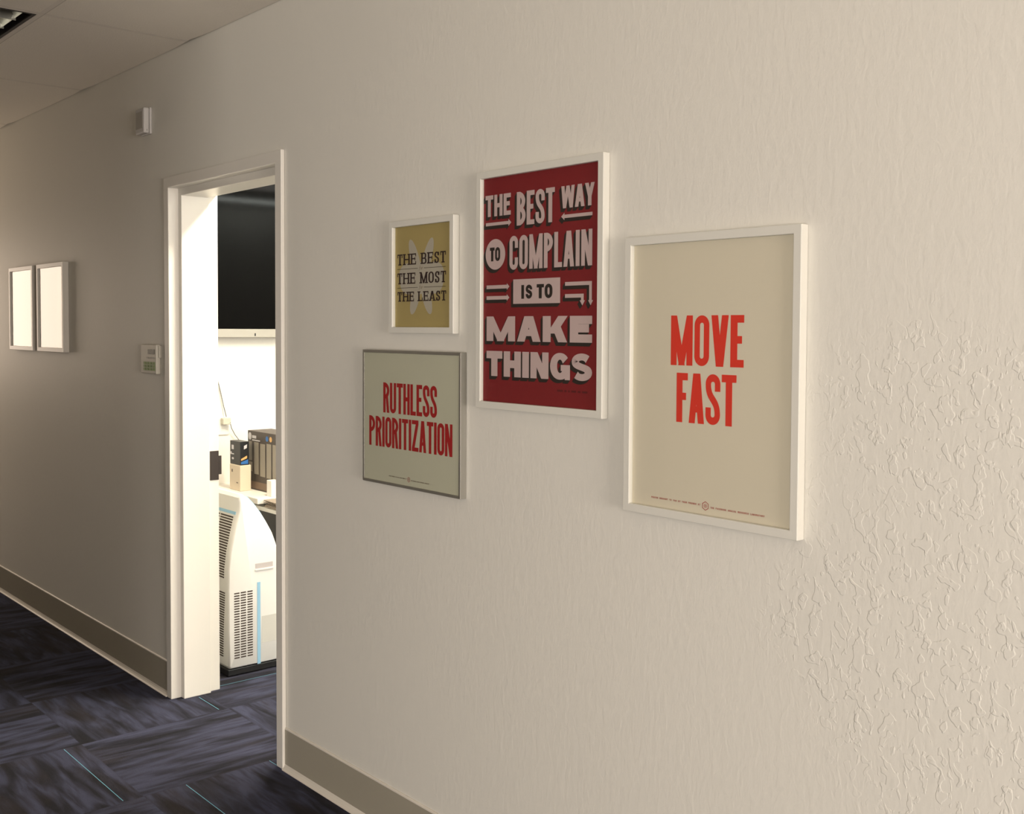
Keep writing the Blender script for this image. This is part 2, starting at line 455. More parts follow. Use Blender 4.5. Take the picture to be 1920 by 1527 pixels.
def bez(p0, p1, p2, p3, n=14):
    o = []
    for i in range(n+1):
        t = i/n; u = 1-t
        o.append(tuple(u**3*a+3*u*u*t*b+3*u*t*t*c+t**3*d for a, b, c, d in zip(p0, p1, p2, p3)))
    return o

def glyph(ch, w, h, sv, sh, serif=False):
    P = []
    l, r, t, b = sv/2, w-sv/2, h-sh/2, sh/2
    rx = (w-sv)/2; cx = w/2
    rz = min(rx*1.05, (h-sh)*0.5)
    sl = sh*0.9 if serif else 0          # slab height
    sw = sv*0.55                         # slab overhang
    def slab(x0, x1, z): P.append(rc(x0-sw, z, x1+sw, z+sl))
    mz = h*0.5
    wide = w > h*.72
    if ch in 'SGCO' and not serif:
        sv = min(sv, w*.37); sh = min(sh, h*.25)
        l, r, t, b = sv/2, w-sv/2, h-sh/2, sh/2
        rx = (w-sv)/2
        rz = min(rx*1.05, (h-sh)*(.25 if ch == 'S' else .5))
    elif ch == 'S': rz = (h-sh)*.25
    if ch == 'I':
        P.append(rc(cx-sv/2, 0, cx+sv/2, h))
    elif ch == 'T':
        P += [rc(0, h-sh, w, h), rc(cx-sv/2, 0, cx+sv/2, h)]
        if serif: slab(cx-sv/2, cx+sv/2, 0); P += [rc(0, h-h*.33, sh, h), rc(w-sh, h-h*.33, w, h)]
    elif ch == 'H':
        P += [rc(0, 0, sv, h), rc(w-sv, 0, w, h), rc(0, mz-sh/2, w, mz+sh/2)]
        if serif:
            for z in (0, h-sl): slab(0, sv, z); slab(w-sv, w, z)
    elif ch in 'EF':
        P += [rc(0, 0, sv, h), rc(0, h-sh, w, h), rc(0, mz-sh*.45+h*.02, w*.86, mz+sh*.55+h*.02)]
        if ch == 'E': P.append(rc(0, 0, w, sh))
        if serif:
            slab(0, sv, 0); slab(0, sv, h-sl)
            P += [rc(w-sh, 0, w, h*.3), rc(w-sh, h*.72, w, h), rc(w*.7, h*.36, w*.7+sh, h*.66)]
    elif ch == 'L':
        P += [rc(0, 0, sv, h), rc(0, 0, w, sh)]
        if serif: slab(0, sv, 0); slab(0, sv, h-sl); P.append(rc(w-sh, 0, w, h*.36))
    elif ch == 'U':
        P += stroke([(l, h)]+[(l, b+rz)]+arc(cx, b+rz, rx, rz, 180, 360)+[(r, h)], sv, sh)
    elif ch in 'OQ':
        P += stroke(arc(cx, t-rz, rx, rz, 0, 180)+arc(cx, b+rz, rx, rz, 180, 360), sv, sh, True)
    elif ch == 'C':
        P += stroke([(r, h*.64), (r, t-rz)]+arc(cx, t-rz, rx, rz, 0, 180)+arc(cx, b+rz, rx, rz, 180, 360)+[(r, h*.36)], sv, sh)
    elif ch == 'G':
        st = arc(cx, t-rz, rx, rz, 34, 180) if wide else [(r, h*.66)]+arc(cx, t-rz, rx, rz, 0, 180)
        P += stroke(st+arc(cx, b+rz, rx, rz, 180, 345), sv, sh)
        P += [rc(w*.54, h*.33, w, h*.33+sh*.9), rc(w-sv*.72, 0, w, h*.33+sh*.9)]
    elif ch == 'S':
        tz = t-rz; bz = b+rz
        a = h*.66; c = h*.34
        up = [] if wide else [(r, min(a, tz-.01*h)), (r, tz)]
        dn = [] if wide else [(l, bz), (l, max(c, bz+.01*h))]
        a0 = 0 if not wide else 30
        path = up+arc(cx, tz, rx, rz, a0, 180)
        path += bez((l, tz), (l, h*.47), (r, h*.53), (r, bz), 18)[1:]
        path += arc(cx, bz, rx, rz, 360, 180+a0)[1:]+dn
        P += stroke(path, sv, sh)
        if serif: P += [rc(w-sh*.9, h*.66, w, h*.98), rc(0, h*.02, sh*.9, h*.34)]
    elif ch in 'PRBD':
        P.append(rc(0, 0, sv, h))
        hi = 0 if ch == 'D' else (h*.46 if ch != 'B' else h*.5-sh/2)
        def bowl(z0, z1, ww):
            rr = min((z1-z0-sh)/2, ww-sv, h*.34)
            cxx = ww-sv/2-rr
            zt, zb = z1-sh/2, z0+sh/2
            return stroke([(sv*.5, zt), (cxx, zt)]+arc(cxx, zt-rr, rr, rr, 90, 0)+arc(cxx, zb+rr, rr, rr, 0, -90)+[(sv*.5, zb)], sv, sh)
        if ch == 'D': P += bowl(0, h, w)
        elif ch == 'B': P += bowl(h*.5-sh/2, h, w*.95)+bowl(0, h*.5+sh/2, w)
        else: P += bowl(hi, h, w)
        if ch == 'R': P.append(dg(w-sv*1.02, 0, w*.40, hi+sh*.6, sv*1.02))
        if serif: slab(0, sv, 0); slab(0, sv, h-sl)
    elif ch == 'A':
        ap = sv*1.12
        P += [dg(0, 0, cx-ap/2-sv*.02, h, sv), dg(w-sv, 0, cx+ap/2-sv*.98, h, sv)]
        P.append(rc(w*.2, h*.22, w*.8, h*.22+sh*.85))
        if serif: slab(0, sv*.7, 0); slab(w-sv, w, 0)
    elif ch == 'V':
        P += [dg(cx-sv*.55, 0, 0, h, sv*1.0), dg(cx-sv*.45, 0, w-sv, h, sv*1.0)]
    elif ch == 'Y':
        P += [dg(cx-sv*.5, h*.40, 0, h, sv), dg(cx-sv*.5, h*.40, w-sv, h, sv), rc(cx-sv/2, 0, cx+sv/2, h*.42)]
    elif ch == 'W':
        s = sv*.92; q = w*.25
        P += [dg(q-s*.5, 0, 0, h, s), dg(q-s*.5, 0, cx-s*.5, h, s), dg(w-q-s*.5, 0, cx-s*.5, h, s), dg(w-q-s*.5, 0, w-s, h, s)]
    elif ch == 'M':
        s = sv
        P += [rc(0, 0, s*.95, h), rc(w-s*.95, 0, w, h), dg(cx-s*.42, 0, 0, h, s*.95), dg(cx-s*.53, 0, w-s*.95, h, s*.95)]
        if serif: slab(0, s*.8, 0); slab(w-s, w, 0); P += [rc(-sw, h-sl, s, h), rc(w-s, h-sl, w+sw, h)]
    elif ch == 'N':
        P += [rc(0, 0, sv*.92, h), rc(w-sv*.92, 0, w, h), dg(w-sv*1.05, 0, 0, h, sv*1.05)]
    elif ch == 'K':
        P += [rc(0, 0, sv, h), dg(sv*.55, h*.33, w-sv*1.15, h, sv*1.15), dg(w-sv*1.15, 0, w*.36, h*.62, sv*1.1)]
    elif ch == 'Z':
        P += [rc(0, h-sh, w, h), rc(0, 0, w, sh), dg(0, sh*.9, w-sv*1.1, h-sh*.9, sv*1.1)]
    return P
WID = dict(I=.42, M=1.42, W=1.48, N=1.06, A=1.06, V=1.04, T=.95, E=.86, F=.84, L=.84, K=1.06, O=1.0, Y=1.02)
WID[' '] = .55
def line(text, x0, x1, z0, z1, sv, sh, gapf=0.13, serif=False, wid=None, sp=None):
    """list of polygons for one line of capitals filling the box exactly"""
    W = dict(WID)
    if wid: W.update(wid)
    if sp: W[' '] = sp
    ws = [W.get(c, 1.0) for c in text]
    tot = sum(ws)+gapf*(len(text)-1)
    k = (x1-x0)/tot; x = x0; out = []
    for c, q in zip(text, ws):
        if c != ' ':
            ww = sv if c == 'I' and not serif and q*k < sv*1.02 else q*k
            for p in glyph(c, ww, z1-z0, sv, sh, serif):
                out.append([(x+a, z0+b_) for a, b_ in p])
        x += (q+gapf)*k
    return out
def flat(mb, polys, y):
    for i, p in enumerate(polys):                 # overlapping strokes sit a few microns apart
        yy = y-9e-6*(i % 23)
        mb.face([(x, yy, z) for x, z in p])
def cast(mb, polys, dx, dz, y):
    y0 = y; c = 0
    for p in polys:
        q = [(x+dx, z+dz) for x, z in p]
        c += 1; y = y0-4e-6*(c*5 % 53)
        mb.face([(x, y, z) for x, z in q])
        n = len(p)
        for i in range(n):
            j = (i+1) % n
            y = y0-4e-6*((c*5+i+1) % 53)
            mb.face([(p[i][0], y, p[i][1]), (p[j][0], y, p[j][1]), (q[j][0], y, q[j][1]), (q[i][0], y, q[i][1])])
def ell(cx, cz, rx, rz, n=40, rot=0):
    c, s = math.cos(rot), math.sin(rot); o = []
    for i in range(n):
        a, b = rx*math.cos(2*math.pi*i/n), rz*math.sin(2*math.pi*i/n)
        o.append((cx+a*c-b*s, cz+a*s+b*c))
    return o

# ------------------------------------------------------------------ framed posters
def ring(mb, x0, x1, z0, z1, e, yb, yf):
    """mitred frame bar of width e, from yb (wall) to yf (front)"""
    o = [(x0, z0), (x1, z0), (x1, z1), (x0, z1)]
    i = [(x0+e, z0+e), (x1-e, z0+e), (x1-e, z1-e), (x0+e, z1-e)]
    loops = []
    for k in (0, 1, 2, 3, 0):
        loops.append([(o[k][0], yb, o[k][1]), (o[k][0], yf, o[k][1]), (i[k][0], yf, i[k][1]), (i[k][0], yb, i[k][1])])
    n = len(mb.v)
    for l in loops[:4]: mb.v += l
    for k in range(4):
        a, b = n+4*k, n+4*((k+1) % 4)
        for j in range(4):
            mb.f.append([a+j, a+(j+1) % 4, b+(j+1) % 4, b+j]); mb.mi.append(0)
def framed(name, x0, x1, z0, z1, e, depth, recess, mf, mp, label, cat, group, bevel=.0016):
    t = thing(name, ((x0+x1)/2, 0, z0), label, cat, group)
    m = MB(); ring(m, x0, x1, z0, z1, e, -.001, -depth)
    m.build('frame', mf, t, bevel=bevel)
    yp = -depth+recess
    m = MB(); m.box(x0+e*.6, x1-e*.6, yp, yp+.004, z0+e*.6, z1-e*.6)
    p = m.build('print', mp, t)
    m = MB(); m.box(x0+e*.8, x1-e*.8, yp-.0042, yp-.0022, z0+e*.8, z1-e*.8)
    m.build('glazing', M['glass'], t)
    return t, p, yp
G = 'framed posters on the corridor wall'

# -- MOVE FAST
t, p, y = framed('framed_poster', -1.7715, -1.2814, 1.158, 1.8056, .0195, .025, .0125, M['frame_white'], M['cream'],
    'large white framed cream poster with two big orange-red words, rightmost on the wall', 'framed poster', G)
L = line('MOVE', -1.636, -1.4305, 1.5085, 1.6215, .0185, .0165, .12, wid=dict(M=1.42, O=.93, V=1.06, E=.80))
L += line('FAST', -1.6175, -1.449, 1.3795, 1.4915, .0175, .0165, .09, wid=dict(F=.82, A=1.1, S=1.02, T=1.0))
m = MB(); flat(m, L, y-.0004); m.build('lettering', M['orange_red'], p)
L = line('POSTED BROUGHT TO YOU BY YOUR FRIENDS AT', -1.691, -1.545, 1.1965, 1.2005, .00095, .0009, .30, sp=1.1)
L += line('THE FACEBOOK ANALOG RESEARCH LABORATORY', -1.516, -1.371, 1.1935, 1.1975, .00095, .0009, .30, sp=1.1)
m = MB(); flat(m, L, y-.0004); m.build('small_print', M['foot_ink'], p)
def emblem(parent, cx, cz, r, y, mt):
    hexa = [(cx+r*math.cos(math.radians(90+60*i)), cz+r*math.sin(math.radians(90+60*i))) for i in range(6)]
    L = stroke(hexa, r*.2, r*.2, True)
    c = [(cx+r*.42*math.cos(math.radians(15*i)), cz+r*.42*math.sin(math.radians(15*i))) for i in range(24)]
    L += stroke(c, r*.09, r*.09, True)
    L += [rc(cx-r*.22, cz-r*.2, cx-r*.10, cz+r*.22), rc(cx+r*.08, cz-r*.22, cx+r*.2, cz+r*.2), rc(cx-r*.2, cz-r*.04, cx+r*.2, cz+r*.06)]
    m = MB(); flat(m, L, y); m.build('emblem', mt, parent)
emblem(p, -1.5305, 1.1975, .0095, y-.0004, M['foot_ink'])

# -- THE BEST WAY TO COMPLAIN IS TO MAKE THINGS
t, p, y = framed('framed_poster', -2.3365, -1.8462, 1.3705, 2.0175, .0195, .0233, .0120, M['frame_white'], M['crimson'],
    'tall white framed crimson poster filled with pale block lettering and arrows', 'framed poster', G)
def arrow(x0, x1, z, th, hl, hh):
    d = 1 if x1 > x0 else -1
    return [rc(min(x0, x1-d*hl*.8), z-th/2, max(x0, x1-d*hl*.8), z+th/2), [(x1-d*hl, z-hh), (x1, z), (x1-d*hl, z+hh)]]
P = line('THE', -2.309, -2.2025, 1.894, 1.952, .0125, .0115, .13)
P += line('BEST', -2.178, -2.030, 1.8625, 1.951, .0145, .0125, .12)
P += line('WAY', -2.006, -1.887, 1.894, 1.950, .0125, .0110, .03)
P += arrow(-2.307, -2.200, 1.8735, .0085, .012, .0095)+arrow(-1.894, -2.006, 1.8735, .0085, .012, .0095)
P += [ell(-2.266, 1.791, .0415, .0415)]
P += line('COMPLAIN', -2.207, -1.8935, 1.7465, 1.8365, .0142, .0128, .14, wid=dict(O=.95, C=.95, P=.93, L=.80))
for z in (1.7025, 1.6730): P += arrow(-2.303, -2.2065, z, .0098, .011, .0090)
P += [rc(-2.191, 1.6555, -2.008, 1.7205)]
P += [rc(-1.99, 1.6985, -1.894, 1.708), rc(-1.9035, 1.660, -1.894, 1.708), [(-1.907, 1.661), (-1.8895, 1.661), (-1.898, 1.648)]]
P += [rc(-1.99, 1.668, -1.9225, 1.6775), rc(-1.932, 1.660, -1.9225, 1.6775), [(-1.9365, 1.661), (-1.918, 1.661), (-1.9272, 1.648)]]
P += line('MAKE', -2.302, -1.892, 1.5555, 1.6225, .0305, .0205, .085, wid=dict(M=1.28, A=1.0, K=1.0, E=.85))
P += line('THINGS', -2.302, -1.891, 1.460, 1.5285, .0265, .0205, .085, wid=dict(T=.98, H=1.02, I=.39, N=1.02, G=1.08, S=1.06))
m = MB(); cast(m, P, -.0088, -.0092, y-.0003); m.build('block_shadow', M['black_ink'], p)
m = MB(); flat(m, P, y-.0006); m.build('lettering', M['pink_white'], p)
L = line('TO', -2.289, -2.2455, 1.7725, 1.8100, .0098, .0085, .12)
m = MB(); flat(m, L, y-.0009); m.build('circle_lettering', M['black_ink'], p)
L = line('IS', -2.158, -2.1145, 1.6685, 1.705, .0110, .0088, .25, wid=dict(I=.45))
L += line('TO', -2.097, -2.0365, 1.6685, 1.7055, .0115, .0088, .1)
m = MB(); flat(m, L, y-.0009); m.build('box_lettering', M['black_ink'], p)
L = []
# faint unreadable imprint line: short dashes the size of its words
xx = -2.017
for wd in (.024, .011, .009, .020, .013, .022):
    L.append(rc(xx, 1.4295, xx+wd-.003, 1.4345)); xx += wd+.0028
m = MB(); flat(m, L, y-.0004); m.build('small_print', M['dark_red'], p)

# -- THE BEST for THE MOST for THE LEAST
t, p, y = framed('framed_poster', -2.7626, -2.4397, 1.5738, 1.9123, .0185, .0228, .0120, M['frame_white'], M['gold'],
    'small white framed gold print with dark serif lines over a pale winged shape', 'framed poster', G)
cxm = -2.6105
Wg = [ell(cxm, 1.738, .112, .047), ell(cxm-.031, 1.796, .0205, .063, rot=.42), ell(cxm+.031, 1.796, .0205, .063, rot=-.42),
      ell(cxm-.028, 1.682, .0205, .055, rot=-.38), ell(cxm+.028, 1.682, .0205, .055, rot=.38),
      ell(cxm-.068, 1.748, .045, .036), ell(cxm+.068, 1.748, .045, .036), ell(cxm-.060, 1.726, .048, .036), ell(cxm+.062, 1.726, .048, .036)]
m = MB(); flat(m, Wg, y-.0003); m.build('winged_shape', M['grey_wing'], p)
sW = dict(T=.95, H=1.15, E=.95, B=.95, S=.8, M=1.3, O=1.0, L=.9, A=1.1)
L = line('THE BEST', -2.732, -2.489, 1.779, 1.812, .0074, .0036, .22, True, sW, .50)
L += line('THE MOST', -2.732, -2.488, 1.722, 1.755, .0074, .0036, .22, True, sW, .50)
L += line('THE LEAST', -2.731, -2.487, 1.6695, 1.6985, .0070, .0034, .22, True, sW, .45)
for z in (1.7672, 1.7105):
    L += [rc(-2.732, z-.0006, -2.626, z+.0006), rc(-2.596, z-.0006, -2.490, z+.0006)]
m = MB(); flat(m, L, y-.0006); m.build('lettering', M['serif_ink'], p)
for z in (1.7672, 1.7105):                                   # small italic "for" between the rules
    L = stroke([(-2.6205, z-.007), (-2.6185, z-.005), (-2.6155, z+.005), (-2.6135, z+.0072), (-2.612, z+.0065)], .0010, .0010)
    L += stroke([(-2.6190, z+.0015), (-2.6135, z+.0015)], .0009, .0009)
    L += stroke(ell(-2.6095, z-.001, .0024, .0030, 12, -.3), .0010, .0010, True)
    L += stroke([(-2.6055, z-.0038), (-2.6042, z+.002), (-2.6038, z+.0008), (-2.6022, z+.0022), (-2.6010, z+.0014)], .0010, .0010)
    m = MB(); flat(m, L, y-.0006); m.build('italic_lettering', M['brown_ink'], p)

# -- RUTHLESS PRIORITIZATION
t, p, y = framed('framed_poster', -2.9079, -2.4041, 1.1057, 1.5211, .0085, .0228, .0035, M['frame_grey'], M['sage'],
    'wide thin grey framed poster with two lines of condensed deep red capitals', 'framed poster', G, bevel=.0008)
L = line('RUTHLESS', -2.796, -2.5185, 1.3285, 1.4215, .0128, .0122, .10)
L += line('PRIORITIZATION', -2.8745, -2.4445, 1.2215, 1.3150, .0128, .0122, .10, wid=dict(I=.40))
m = MB(); flat(m, L, y-.0004); m.build('lettering', M['blood_red'], p)
L = line('POSTED BROUGHT TO YOU BY YOUR FRIENDS AT', -2.765, -2.672, 1.1330, 1.1360, .0007, .0007, .30, sp=1.1)
L += line('THE FACEBOOK ANALOG RESEARCH LABORATORY', -2.648, -2.556, 1.1305, 1.1335, .0007, .0007, .30, sp=1.1)
m = MB(); flat(m, L, y-.0004); m.build('small_print', M['brown_ink'], p)
emblem(p, -2.6595, 1.1335, .0075, y-.0004, M['foot_ink'])

# -- the two glaring frames at the far left
for x0, x1, lab in ((-6.585, -6.165, 'pale framed print with glaring glass, farther of the pair left of the door'),
                    (-6.095, -5.675, 'pale framed print with glaring glass, nearer of the pair left of the door')):
    framed('framed_print', x0, x1, 1.455, 1.918, .022, .030, .012, M['frame_tan'], M['white_paper'], lab, 'framed print', 'glaring frames left of the door')

# ------------------------------------------------------------------ alarm sensor and keypad
t = thing('motion_sensor', (-4.645, 0, 2.425), 'small white wall sensor box mounted high left of the doorway', 'sensor')
m = MB(); m.box(-4.704, -4.608, -.010, 0, 2.424, 2.538); m.build('back_plate', M['grey_white'], t, bevel=.003)
m = MB(); m.box(-4.702, -4.610, -.036, -.0105, 2.426, 2.536); m.build('housing', M['grey_white'], t, bevel=.006, seg=3)
m = MB(); m.box(-4.692, -4.620, -.0375, -.0355, 2.446, 2.520); m.build('lens_cover', M['grey_plastic'], t, bevel=.001)
m = MB(); m.box(-4.6105, -4.6094, -.024, -.019, 2.436, 2.442); m.build('screw', M['grey_plastic'], t)

t = thing('alarm_keypad', (-4.64, 0, 1.385), 'ivory alarm keypad with dark display and green keys left of the door', 'keypad')
m = MB(); m.box(-4.694, -4.531, -.022, 0, 1.385, 1.512); m.build('housing', M['ivory_plastic'], t, bevel=.004, seg=3)
m = MB(); m.box(-4.616, -4.546, -.0235, -.0215, 1.470, 1.491); m.build('display', M['lcd'], t, bevel=.0006)
m = MB(); m.box(-4.664, -4.538, -.0232, -.0215, 1.398, 1.438); m.build('key_panel', M['pale_green'], t, bevel=.0006)
for i in range(4):
    for j in range(3):
        xx = -4.658+i*.0300; zz = 1.4265-j*.0128
        m = MB(); m.box(xx, xx+.021, -.026, -.0232, zz, zz+.0085); m.build('key', M['key_green'], t, bevel=.0008)
for i in range(3):
    xx = -4.632+i*.031
    m = MB(); m.box(xx, xx+.022, -.0238, -.0215, 1.4505, 1.4575); m.build('function_key', M['grey_plastic'], t, bevel=.0006)
m = MB(); m.box(-4.5305, -4.522, -.012, 0, 1.455, 1.508); m.build('side_tab', M['ivory_plastic'], t, bevel=.002)

# ------------------------------------------------------------------ unlit corridor troffer
t = thing('ceiling_light', ((LX0+LX1)/2, (LY0+LY1)/2, CZ-.01), 'unlit recessed ceiling light with metal louvers in the top left corner', 'ceiling light')
m = MB()
for a in ((LX0+.001, LX1-.001, LY0+.001, LY0+.004), (LX0+.001, LX1-.001, LY1-.004, LY1-.001), (LX0+.001, LX0+.004, LY0+.004, LY1-.004), (LX1-.004, LX1-.001, LY0+.004, LY1-.004)):
    m.box(*a, CZ+.001, CZ+.13)
m.box(LX0+.001, LX1-.001, LY0+.001, LY1-.001, CZ+.13, CZ+.133)
m.build('housing', M['fixture_dark'], t)
m = MB(); 
n = 3
for i in range(n):                                            # parabolic reflector troughs
    ya = LY0+.03+(LY1-LY0-.06)*i/n; yb = LY0+.03+(LY1-LY0-.06)*(i+1)/n
    loops = []
    for k in range(11):
        q = k/10; yy = ya+.003+(yb-ya-.006)*q; zz = CZ+.012+.085*(1-(2*q-1)**2)
        loops.append([(LX0+.025, yy, zz), (LX1-.025, yy, zz), (LX1-.025, yy, zz+.002), (LX0+.025, yy, zz+.002)])
    m.quads(loops)
m.build('reflector', M['louver'], t, smooth=False)
for i in range(1, 8):
    xx = LX0+(LX1-LX0)*i/8
    m = MB(); m.box(xx-.0015, xx+.0015, LY0+.03, LY1-.03, CZ+.004, CZ+.05); m.build('louver_blade', M['louver'], t)
m = MB()
ringo = [(LX0+.002, LX1-.002, LY1-.014, LY1-.002), (LX0+.002, LX1-.002, LY0+.002, LY0+.014), (LX1-.010, LX1-.002, LY0+.014, LY1-.014), (LX0+.002, LX0+.010, LY0+.014, LY1-.014)]
for a in ringo: m.box(*a, CZ-.001, CZ+.004)
m.build('rim', M['fixture_dark'], t)

# ------------------------------------------------------------------ portable air conditioner
AX0, AX1 = -4.93, -4.515
t = thing('portable_air_conditioner', ((AX0+AX1)/2, .42, 0), 'white domed portable air conditioner with blue tape standing inside the doorway', 'air conditioner')
prof = [(.312, .034), (.300, .05), (.297, .20), (.297, .40), (.299, .49), (.309, .57), (.327, .65), (.342, .71), (.352, .755), (.352, .79), (.350, .815),
        (.360, .830), (.377, .828), (.404, .810), (.437, .774), (.469, .731), (.498, .684), (.523, .639), (.542, .588), (.557, .53), (.569, .46), (.579, .38), (.585, .20), (.582, .05), (.570, .034)]
# refine with a denser loop
def dens(p, k=3):
    o = []
    n = len(p)
    for i in range(n):
        p0, p1, p2, p3 = p[(i-1) % n], p[i], p[(i+1) % n], p[(i+2) % n]
        for q in range(k):
            u = q/k
            o.append(tuple(.5*((2*b)+(-a+c)*u+(2*a-5*b+4*c-d)*u*u+(-a+3*b-3*c+d)*u**3) for a, b, c, d in zip(p0, p1, p2, p3)))
    return o
def inset(p, d):
    n = len(p); o = []
    for i in range(n):
        a, c = p[(i-1) % n], p[(i+1) % n]
        tx, tz = c[0]-a[0], c[1]-a[1]; l = math.hypot(tx, tz)
        # profile runs clockwise seen from +x (front up, back down): inward normal
        o.append((p[i][0]+tz/l*d, p[i][1]-tx/l*d))
    return o
pf = prof
loops = []
RR = .034
for sgn, xe in ((-1, AX0), (1, AX1)):
    st = []
    for k in range(7):
        a = math.radians(90*k/6)
        st.append((xe-sgn*RR*(1-math.sin(a)), RR*(1-math.cos(math.radians(90)-0) if False else 1-math.cos(a))))
    # a=0: flush profile, RR inside the end; a=90: fully inset at the end plane
    seq = st[::-1] if sgn < 0 else st
    for xx, dd in seq: loops.append([(xx, yy, zz) for yy, zz in inset(pf, dd*.28)])
m = MB(); m.quads(loops, cap=False)
for lp in (loops[0], loops[-1]):                              # flat end panels, fanned from the middle
    cpt = (lp[0][0], .42, .36)
    for j in range(len(lp)): m.face([lp[j], lp[(j+1) % len(lp)], cpt])
sh = m.build('shell', M['white_plastic'], t)
bm = bmesh.new(); bm.from_mesh(sh.data)
bmesh.ops.remove_doubles(bm, verts=bm.verts[:], dist=1e-5)
bmesh.ops.recalc_face_normals(bm, faces=bm.faces[:])
for fc in bm.faces: fc.smooth = True
for e in bm.edges: e.smooth = len(e.link_faces) == 2 and e.calc_face_angle(0) < math.radians(32)
bm.to_mesh(sh.data); bm.free()
m = MB(); m.box(AX0+.012, AX1-.006, .300, .572, .003, .034); m.build('base', M['black_plastic'], t, bevel=.004)
def prof_front(z):
    pts = prof[1:11]
    for (y0, z0), (y1, z1) in zip(pts[:-1], pts[1:]):
        if z0 <= z <= z1: return y0+(y1-y0)*(z-z0)/(z1-z0)
    return pts[-1][0]
def slot_front(mb, x0, x1, z, hh):
    ya, yb = prof_front(z-hh/2), prof_front(z+hh/2)
    loop = lambda x: [(x, ya-.0012, z-hh/2), (x, yb-.0012, z+hh/2), (x, yb+.004, z+hh/2), (x, ya+.004, z-hh/2)]
    mb.quads([loop(x0), loop(x1)])
m = MB()
for i in range(24):
    z = .722-(.722-.452)*i/23
    slot_front(m, AX0+.04, -4.690, z, .0062)
    slot_front(m, -4.680, -4.556, z, .0062)
m.build('upper_grille', M['slot'], t)
m = MB()
for i in range(27):
    z = .382-(.382-.088)*i/26
    slot_front(m, AX0+.05, -4.545+(-.012)*i/26*2, z, .0055)
m.build('lower_grille', M['slot'], t)
m = MB()
for i in range(26):
    z = .380-(.380-.084)*i/25
    for y0, y1 in ((.327, .353), (.359, .385), (.392, .418)):
        m.box(AX1-.004, AX1+.0008, y0, y1, z-.0028, z+.0028)
m.build('side_grille', M['slot'], t)
m = MB(); m.box(AX1-.002, AX1+.0015, .441, .457, .036, .416)
m.build('blue_tape', M['tape'], t)
tp = MB()
for i in range(13, 21):
    (y0, z0), (y1, z1) = prof[i], prof[i+1]
    tp.quads([[(xx, y0+.003, z0+.003), (xx, y1+.0032, z1+.003), (xx, y1-.002, z1-.002), (xx, y0-.002, z0-.002)] for xx in (AX1-.075, AX1-.028)])
tp.build('edge_tape', M['tape'], t)
m = MB()
for i in range(6):
    x0 = -4.72+.03*i
    m.quads([[(x, prof_front(.735)-.0012, .735), (x, prof_front(.748)-.0012, .748), (x, prof_front(.748)+.003, .748), (x, prof_front(.735)+.003, .735)] for x in (x0, x0+.03)])
m.build('front_tape', M['tape'], t)
m = MB(); m.box(AX1-.003, AX1+.0008, .432, .521, .478, .503); hd = m.build('handle_recess', mat('painted_recess_shade', (.52, .48, .47), .5, bump=(200, .0001)), t, bevel=.0)  # raised patch; the recess's shade is painted into its colour
m = MB(); m.box(AX1-.003, AX1+.004, .430, .523, .470, .478); m.build('handle_lip', M['white_plastic'], hd, bevel=.001)
m = MB(); m.box(AX1-.002, AX1+.0006, .464, .560, .130, .255); m.build('rating_label', mat('pale_grey_label', (.62, .61, .56), .5, bump=(100, .0001)), t)

# ------------------------------------------------------------------ television on the inner wall
t = thing('television', (-5.515, 1.03, 1.533), 'large black flat television on the white wall behind the doorway', 'television')
m = MB(); m.box(-5.512, -5.468, .40, 1.75, 1.545, 2.392); m.build('back_shell', M['black_plastic'], t, bevel=.004)
m = MB(); m.box(-5.4678, -5.460, .385, 1.765, 1.580, 2.392); m.build('screen', M['screen'], t, bevel=.001)
m = MB(); m.box(-5.500, -5.456, .385, 1.765, 1.533, 1.5795); bz = m.build('lower_bezel', M['silver'], t, bevel=.003)
m = MB(); m.box(-5.4565, -5.4550, .918, .926, 1.541, 1.556); m.build('sensor_mark', M['black_plastic'], bz)

# ------------------------------------------------------------------ desk with boxes
t = thing('desk', (-5.2, 1.4, 0), 'white laminate desk against the wall under the television', 'desk')
m = MB(); m.box(-5.517, -4.93, .66, 2.2, .700, .730); m.build('desktop', M['desk'], t, bevel=.003)
for xx in (-5.47, -5.12):
    for yy in (.72, 2.1):
        m = MB(); m.box(xx, xx+.04, yy, yy+.04, 0, .700); m.build('leg', M['desk'], t, bevel=.003)

def rotbox(mb, cx, cy, sx, sy, z0, z1, a):
    c, s = math.cos(a), math.sin(a)
    lo = [(cx+u*c-v*s, cy+u*s+v*c) for u, v in ((-sx/2, -sy/2), (sx/2, -sy/2), (sx/2, sy/2), (-sx/2, sy/2))]
    mb.quads([[(x, y, z0) for x, y in lo], [(x, y, z1) for x, y in lo]])

# big dark carton
BX0, BX1, BY = -5.288, -4.935, .79
t = thing('printer_carton', ((BX0+BX1)/2, BY+.07, .7302), 'large dark grey printed carton standing at the back of the desk', 'carton')
m = MB(); m.box(BX0, BX1, BY, BY+.14, .7302, 1.041); m.build('body', M['box_dark'], t, bevel=.002)
yy = BY-.0006
def card(name, polys, mt, y=yy, par=None):
    m = MB(); flat(m, polys, y); return m.build(name, mt, par or t)
card('panel_print', [rc(-5.275, .884, -5.240, .985), rc(-5.275, .826, -5.235, .876), rc(-5.215, .815, -5.165, .984), rc(-5.150, .808, -5.095, .980), rc(-5.080, .805, -5.030, .985), rc(-5.015, .805, -4.965, .985)], M['box_panel'])
card('lower_lit_band', [rc(-5.275, .738, -5.03, .775)], M['box_brown'])  # brown light on the lower front, painted as a band
card('logo', [ell(-5.262, 1.012, .017, .020), rc(-5.238, 1.003, -5.192, 1.018), rc(-5.238, .990, -5.150, .996)], M['mark_white'])
card('blue_dot', [ell(-5.075, 1.010, .014, .014)], M['mark_blue'])
